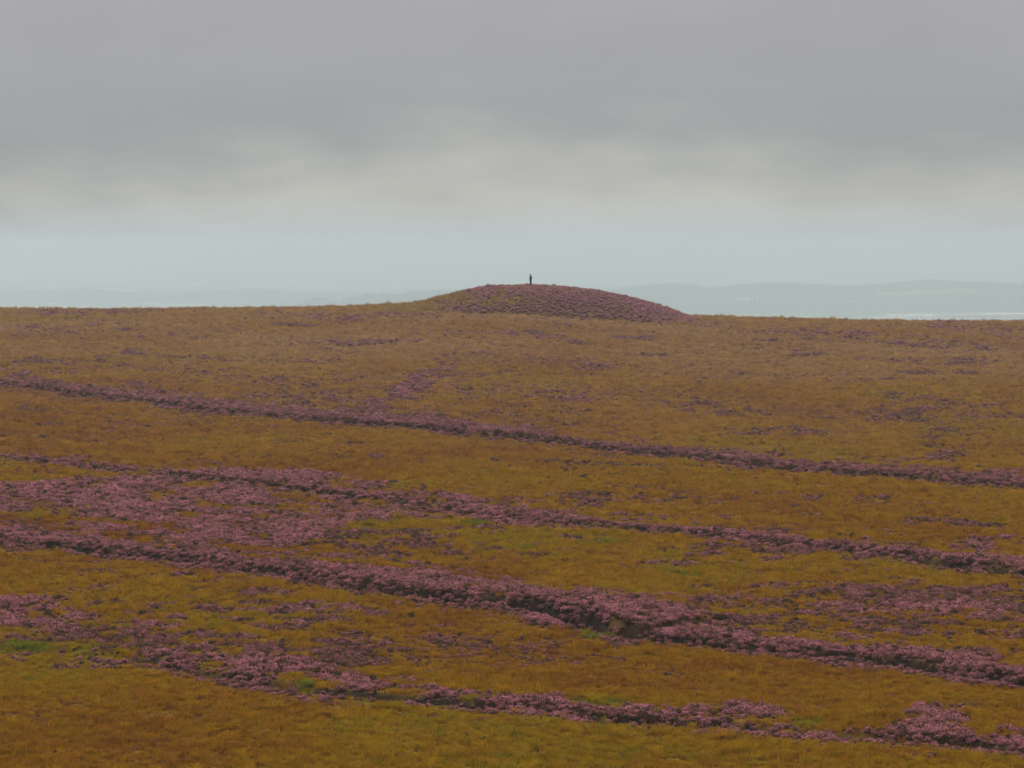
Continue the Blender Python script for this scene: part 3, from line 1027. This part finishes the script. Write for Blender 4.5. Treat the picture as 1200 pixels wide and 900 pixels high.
link('trousers', poly_mesh('trousers', tr, M_TROUSER), parent=person)
for s in (1, -1):
    ax = .03 if s > 0 else .09
    link('boot', poly_mesh('boot', [loft([((ax - .065, s * .11, -.01), .135, .055), ((ax - .065, s * .11, .05), .13, .052), ((ax - .02, s * .105, .10), .08, .05), ((ax, s * .10, .17), .06, .055)], 12)], M_BOOT), parent=person)
link('hair', poly_mesh('hair', [loft([((-.02, 0, 1.60), .075, .085), ((-.035, 0, 1.66), .098, .097), ((-.045, 0, 1.72), .098, .092), ((-.05, 0, 1.765), .07, .065), ((-.05, 0, 1.785), .03, .03)], 14)], M_HAIR), parent=person)

# ------------------------------------------------------------------ the hazy plain far below, its hills, fields, woods and farms
ZP = -290.0
M_PLAIN, nt = material('farmland')
g = nt.n('ShaderNodeNewGeometry')
mp = nt.n('ShaderNodeMapping')
nt.l(g.outputs['Position'], mp.inputs[0])
vo = nt.n('ShaderNodeTexVoronoi')
vo.inputs['Scale'].default_value = 1 / 420.0
nt.l(mp.outputs[0], vo.inputs['Vector'])
sx_ = nt.n('ShaderNodeSeparateColor')
nt.l(vo.outputs['Color'], sx_.inputs[0])
fld = nt.ramp(sx_.outputs[0], [(0, (.035, .055, .030)), (.35, (.080, .115, .055)), (.70, (.13, .16, .08)), (.88, (.25, .24, .14)), (1.0, (.50, .46, .32))])
fld = scale_col(nt, fld, nt.math('MULTIPLY_ADD', nt.noise(g.outputs['Position'], .0016, 5, .6), .9, .55))
b = nt.n('ShaderNodeBsdfPrincipled')
nt.l(fld, b.inputs['Base Color'])
b.inputs['Roughness'].default_value = 1.0
b.inputs['Specular IOR Level'].default_value = 0
nt.l(b.outputs[0], nt.n('ShaderNodeOutputMaterial').inputs[0])
M_HILL = plain_mat('wooded_hillside', (.028, .040, .034), 1, 0)
gx = np.concatenate([np.linspace(-30000, -6000, 13), np.linspace(-5000, 5000, 21), np.linspace(6000, 30000, 13)])
gy = np.concatenate([np.linspace(-3000, 8000, 12), np.linspace(9000, 26000, 18), np.linspace(28000, 58000, 16)])
PX, PY = np.meshgrid(gx, gy)
ii = np.arange(PX.size).reshape(PX.shape)
qd = lambda ii: np.stack([ii[:-1, :-1], ii[:-1, 1:], ii[1:, 1:], ii[1:, :-1]], -1).reshape(-1, 4)
plain = link('plain', mesh_np('plain', np.stack([PX, PY, np.full_like(PX, ZP)], -1).reshape(-1, 3), qd(ii), [M_PLAIN], smooth=True))
tag(plain, 'hazy blue farmland plain beyond the moor', kind='structure')

HILLS = [
    (20500., 1500., [(-260, 344), (-120, 338), (0, 341), (60, 339.5), (110, 337), (150, 340), (190, 344), (240, 341), (300, 338.5), (340, 341), (400, 342), (470, 345), (520, 349)]),  # distance, depth, crest as (u, v)
    (18000., 1800., [(650, 352), (700, 343), (720, 338), (760, 333), (790, 331), (815, 333), (830, 337), (850, 335), (875, 332), (920, 330), (950, 332), (985, 334), (1020, 333), (1060, 330), (1090, 327), (1130, 329), (1160, 330), (1200, 333), (1260, 329), (1400, 338), (1600, 352)]),
    (16000., 900., [(330, 366), (352, 358), (368, 349), (385, 351), (398, 356), (405, 351), (425, 345), (445, 343.5), (465, 344), (490, 340), (520, 338), (570, 341), (620, 346), (700, 366)]),
]


def hill_h(x, y, hl):
    d, w, cr = hl
    p = np.array(cr, float)
    u = 600 + F * x / d
    zt = -(np.interp(u, p[:, 0], p[:, 1], 385, 385) - 285) / F * d
    t = np.abs(y - d) / w
    h = np.maximum(zt - ZP, -8) * np.clip(1 - t * t, 0, 1) ** 1.3
    return ZP - 3 + h + 5 * (fbm(x, y, 240, 3, 111) - .5) * np.clip(1 - t, 0, 1)


for q, hl in enumerate(HILLS):
    d, wd, cr = hl
    x0, x1 = (cr[0][0] - 600) / F * d, (cr[-1][0] - 600) / F * d
    hx, hy = np.meshgrid(np.linspace(x0 - 200, x1 + 200, 160), np.linspace(d - wd, d + wd, 50))
    ii = np.arange(hx.size).reshape(hx.shape)
    o = link('hills', mesh_np('hills', np.stack([hx, hy, hill_h(hx, hy, hl)], -1).reshape(-1, 3), qd(ii), [M_HILL], smooth=True))
    tag(o, ['faint low rise across the far plain on the left', 'low blue hills on the far plain right of the mound', 'low blue hills on the far plain left of the mound'][q], kind='structure')


def land_z(x, y):
    z = np.full_like(x, ZP)
    for hl in HILLS:
        z = np.maximum(z, np.where(np.abs(y - hl[0]) < hl[1], hill_h(x, y, hl), ZP))
    return z


def on_land(u, v):
    """far point seen at photo pixel (u, v)"""
    ys = np.arange(13000., 60000., 20.)
    x = (u - 600) / F * ys
    vv = project(x, ys, land_z(x, ys))[1]
    k = int(np.argmax(vv <= v))
    return x[k], ys[k], float(land_z(x[k:k + 1], ys[k:k + 1])[0])


M_CROP = plain_mat('pale_crop', (.80, .74, .55), 1, 0)
STRIPS = [(360, 338.2, 470, 336.0, 1.5), (150, 326, 205, 325.5, 1.0), (58, 323.5, 160, 323, .8), (1100, 326.5, 1240, 324.5, 1.6), (195, 334, 240, 333, 1.0), (860, 324, 940, 323.5, 2.0)]
for _ in range(46):
    u, v = random.choice([random.uniform(-60, 480), random.uniform(820, 1260)]), random.uniform(320, 373)
    if not (u > 640 and 322 < v < 366) and not (310 < u < 640 and 340 < v):
        L = random.uniform(14, 80)
        STRIPS.append((u, v, u + L, v + random.uniform(-.6, .2), random.uniform(.6, 1.6)))
STRIPS += [(868, 372.5, 950, 372.0, 1.2), (1010, 373, 1060, 372.6, 1.0)]
for (u0, v0, u1, v1, th) in STRIPS:
    P4 = []
    for (u, v) in ((u0, v0 + th / 2), (u1, v1 + th / 2), (u1, v1 - th / 2), (u0, v0 - th / 2)):
        yy = -ZP * F / (v - 285)
        P4.append(((u - 600) / F * yy, yy))
    P4 = np.array(P4)
    gs, gt = np.meshgrid(np.linspace(0, 1, 24), np.linspace(0, 1, 8))
    gs, gt = gs.ravel(), gt.ravel()
    xy = (P4[0] * ((1 - gs) * (1 - gt))[:, None] + P4[1] * (gs * (1 - gt))[:, None] + P4[2] * (gs * gt)[:, None] + P4[3] * ((1 - gs) * gt)[:, None])
    ii = np.arange(192).reshape(8, 24)
    o = link('crop_field', mesh_np('crop_field', np.stack([xy[:, 0], xy[:, 1], land_z(xy[:, 0], xy[:, 1]) + 1.0], -1), qd(ii), [M_CROP]))
    tag(o, 'pale ripe crop field on the far plain', kind='structure')

M_MEADOW = plain_mat('pale_meadow', (.22, .27, .13), 1, 0)
hx, hy = np.meshgrid(np.linspace(430 / F * 17000, 545 / F * 17000, 30), np.linspace(17000, 17200, 8))
ii = np.arange(hx.size).reshape(hx.shape)
o = link('meadow', mesh_np('meadow', np.stack([hx, hy, land_z(hx, hy) + 1.0], -1).reshape(-1, 3), qd(ii), [M_MEADOW]))
tag(o, 'pale green meadow on the slope of the far right hills', kind='structure')

# woods and hedgerow trees of the plain
M_TREE = plain_mat('distant_foliage', (.04, .055, .022), 1, 0)
M_BARK = plain_mat('bark', (.06, .045, .03), 1, 0)


def tree_mesh(name, seed):
    r = np.random.default_rng(seed)
    V, Fc, MI = [], [], []
    v, f = loft([((0, 0, -.5), .5, .5), ((0, 0, 4), .35, .35), ((0, 0, 8), .15, .15)], 6)
    for t_ in f:
        for k in range(1, len(t_) - 1):
            Fc.append((t_[0], t_[k], t_[k + 1]))
            MI.append(1)
    V += v
    for _ in range(170):
        d = r.normal(0, 1, 3)
        d /= np.linalg.norm(d)
        c = np.array([0, 0, 7.5]) + d * np.array([4.2, 4.2, 4.5]) * r.uniform(.45, 1) ** .5
        e1, e2 = r.normal(0, .9, 3), r.normal(0, .9, 3)
        b = len(V)
        V += [tuple(c + e1), tuple(c - e1 * .6 + e2), tuple(c - e1 * .5 - e2)]
        Fc.append((b, b + 1, b + 2))
        MI.append(0)
    return mesh_np(name, np.array(V), np.array(Fc), [M_TREE, M_BARK], MI)


TREE = proto_objects([tree_mesh('tree_round', 1), tree_mesh('tree_wide', 2), tree_mesh('tree_tall', 3)])
T = []
for _ in range(150):            # strips of wood and hedge
    u, v = random.uniform(-60, 1260), random.uniform(318, 374)
    yy = min(-ZP * F / (v - 285), 30000)
    x0, L = (u - 600) / F * yy, random.uniform(80, 520)
    n = int(L / 9)
    T.append(np.stack([x0 + np.linspace(0, L, n) + rng.normal(0, 4, n), yy + np.linspace(0, random.uniform(-60, 60), n) + rng.normal(0, random.choice([4, 25]), n)], -1))
for (u, v, n, sx_, sy_) in ((335, 357, 60, 12, 40), (380, 352, 160, 70, 60), (440, 348, 260, 140, 80), (1090, 338, 300, 180, 150), (790, 340, 240, 160, 150), (930, 340, 220, 150, 150)):
    x, y, z = on_land(u, v)
    T.append(np.stack([x + rng.normal(0, sx_, n), y + rng.normal(0, sy_, n)], -1))
T = np.concatenate(T)
n = len(T)
o = scatter('distant_woods', np.stack([T[:, 0], T[:, 1], land_z(T[:, 0], T[:, 1])], -1), rng.integers(0, 3, n), rand_turn(n, .02), rng.uniform(.4, .8, n)[:, None] * np.ones((1, 3)), {'bloom': np.zeros(n)}, TREE)
tag(o, 'hazy belts of woodland and hedges on the far plain', 'woodland', kind='stuff')

M_WHITE = plain_mat('white_render', (.80, .79, .76), .8)
M_ROOF = plain_mat('slate_roof', (.16, .16, .17), .8)
M_METAL = plain_mat('pale_cladding', (.72, .74, .76), .5)
M_DARK = plain_mat('dark_opening', (.03, .03, .035), .3)


def box(x0, x1, y0, y1, z0, z1):
    V = [(x, y, z) for z in (z0, z1) for (x, y) in ((x0, y0), (x1, y0), (x1, y1), (x0, y1))]
    return V, [(3, 2, 1, 0), (4, 5, 6, 7), (0, 1, 5, 4), (1, 2, 6, 5), (2, 3, 7, 6), (3, 0, 4, 7)]


def house(name, u, v, L, D, H_, rise, wall, label, cat, group=None):
    x, y, z = on_land(u, v)
    r = bpy.data.objects.new(name, None)
    COL.objects.link(r)
    r.location = (x, y, z - .5)
    tag(r, label, cat, group)
    V = [(-L / 2, -D / 2, 0), (L / 2, -D / 2, 0), (L / 2, D / 2, 0), (-L / 2, D / 2, 0), (-L / 2, -D / 2, H_), (L / 2, -D / 2, H_), (L / 2, D / 2, H_), (-L / 2, D / 2, H_), (-L / 2, 0, H_ + rise), (L / 2, 0, H_ + rise)]
    link('wall', poly_mesh('wall', [(V, [(0, 1, 5, 4), (2, 3, 7, 6), (1, 2, 6, 9, 5), (3, 0, 4, 8, 7)])], wall), parent=r)
    e = .5
    RV = []
    for dz in (.05, .35):
        RV += [(-L / 2 - e, -D / 2 - e, H_ - .25 + dz), (L / 2 + e, -D / 2 - e, H_ - .25 + dz), (L / 2 + e, 0, H_ + rise + dz), (-L / 2 - e, 0, H_ + rise + dz), (L / 2 + e, D / 2 + e, H_ - .25 + dz), (-L / 2 - e, D / 2 + e, H_ - .25 + dz)]
    link('roof', poly_mesh('roof', [(RV, [(6, 7, 8, 9), (9, 8, 10, 11), (1, 0, 3, 2), (2, 3, 5, 4), (0, 1, 7, 6), (4, 5, 11, 10), (0, 6, 9, 3), (3, 9, 11, 5), (1, 2, 8, 7), (2, 4, 10, 8)])], M_ROOF if wall is M_WHITE else wall), parent=r)
    link('door', poly_mesh('door', [box(-.08 * L, .08 * L, -D / 2 - .06, -D / 2 + .1, 0, H_ * .6)], M_DARK), parent=r)
    for s in (-.32, .32):
        link('window', poly_mesh('window', [box(s * L - .06 * L, s * L + .06 * L, -D / 2 - .05, -D / 2 + .1, H_ * .35, H_ * .7)], M_DARK), parent=r)
    return r


house('farm_shed', 872, 352.3, 52, 24, 8, 3, M_METAL, 'long white farm shed on the far hillside right of the mound', 'farm building')
for u, lb in ((883, 'white tower silo just right of the long farm shed'), (887.5, 'white tower silo farthest right beside the farm shed')):
    x, y, z = on_land(u, 352.3)
    r = bpy.data.objects.new('silo', None)
    COL.objects.link(r)
    r.location = (x, y, z - .5)
    tag(r, lb, 'silo', 'tower silos at the far farm')
    link('tank', poly_mesh('tank', [loft([((0, 0, 0), 4, 4), ((0, 0, 18), 4, 4)], 16)], M_METAL), parent=r)
    link('dome', poly_mesh('dome', [loft([((0, 0, 18.02), 4.1, 4.1), ((0, 0, 19.2), 3.4, 3.4), ((0, 0, 20.2), 1.8, 1.8), ((0, 0, 20.6), .4, .4)], 16)], M_METAL), parent=r)
    link('ladder', poly_mesh('ladder', [box(-.3, -.22, -4.35, -4.25, 0, 18.5), box(.22, .3, -4.35, -4.25, 0, 18.5)] + [box(-.22, .22, -4.33, -4.27, k, k + .06) for k in range(1, 18)], M_DARK), parent=r)
for k, (u, v, L) in enumerate([(206, 342.3, 30), (213, 341.6, 18), (221, 342.6, 24), (172, 333.6, 30), (189, 333.2, 36), (203, 333.8, 22), (233, 333.0, 26), (442, 325.5, 34), (960, 365, 22), (997, 354, 22)]):
    if k < 7:
        house('house', u, v, L, L * .5, 6, 3, M_WHITE, 'tiny white house in the far village left of the mound', 'house', 'houses of the far village on the left')
    else:
        house('house', u, v, L, L * .5, 6, 3, M_WHITE, ['lone pale house on the far plain above the bright field', 'lone white house at the foot of the far right hills', 'lone white house on the slope of the far right hills'][k - 7], 'house')

# ------------------------------------------------------------------ haze over moor and plain
me = poly_mesh('haze', [box(-30500, 30500, -3500, 58500, ZP - 5, 14.0)], plain_mat('tmp', (.5, .5, .5)))
me.polygons.foreach_set('use_smooth', np.zeros(len(me.polygons), bool))
M_HAZE, nt = material('haze')
pv = nt.n('ShaderNodeVolumePrincipled')
pv.inputs['Color'].default_value = (.825, .950, .985, 1)
pv.inputs['Density'].default_value = 0.000115
pv.inputs['Anisotropy'].default_value = 0.35
nt.l(pv.outputs[0], nt.n('ShaderNodeOutputMaterial').inputs['Volume'])
me.materials.clear()
me.materials.append(M_HAZE)
hz = link('haze', me)
tag(hz, 'pale blue haze over the moor and plain', kind='stuff')
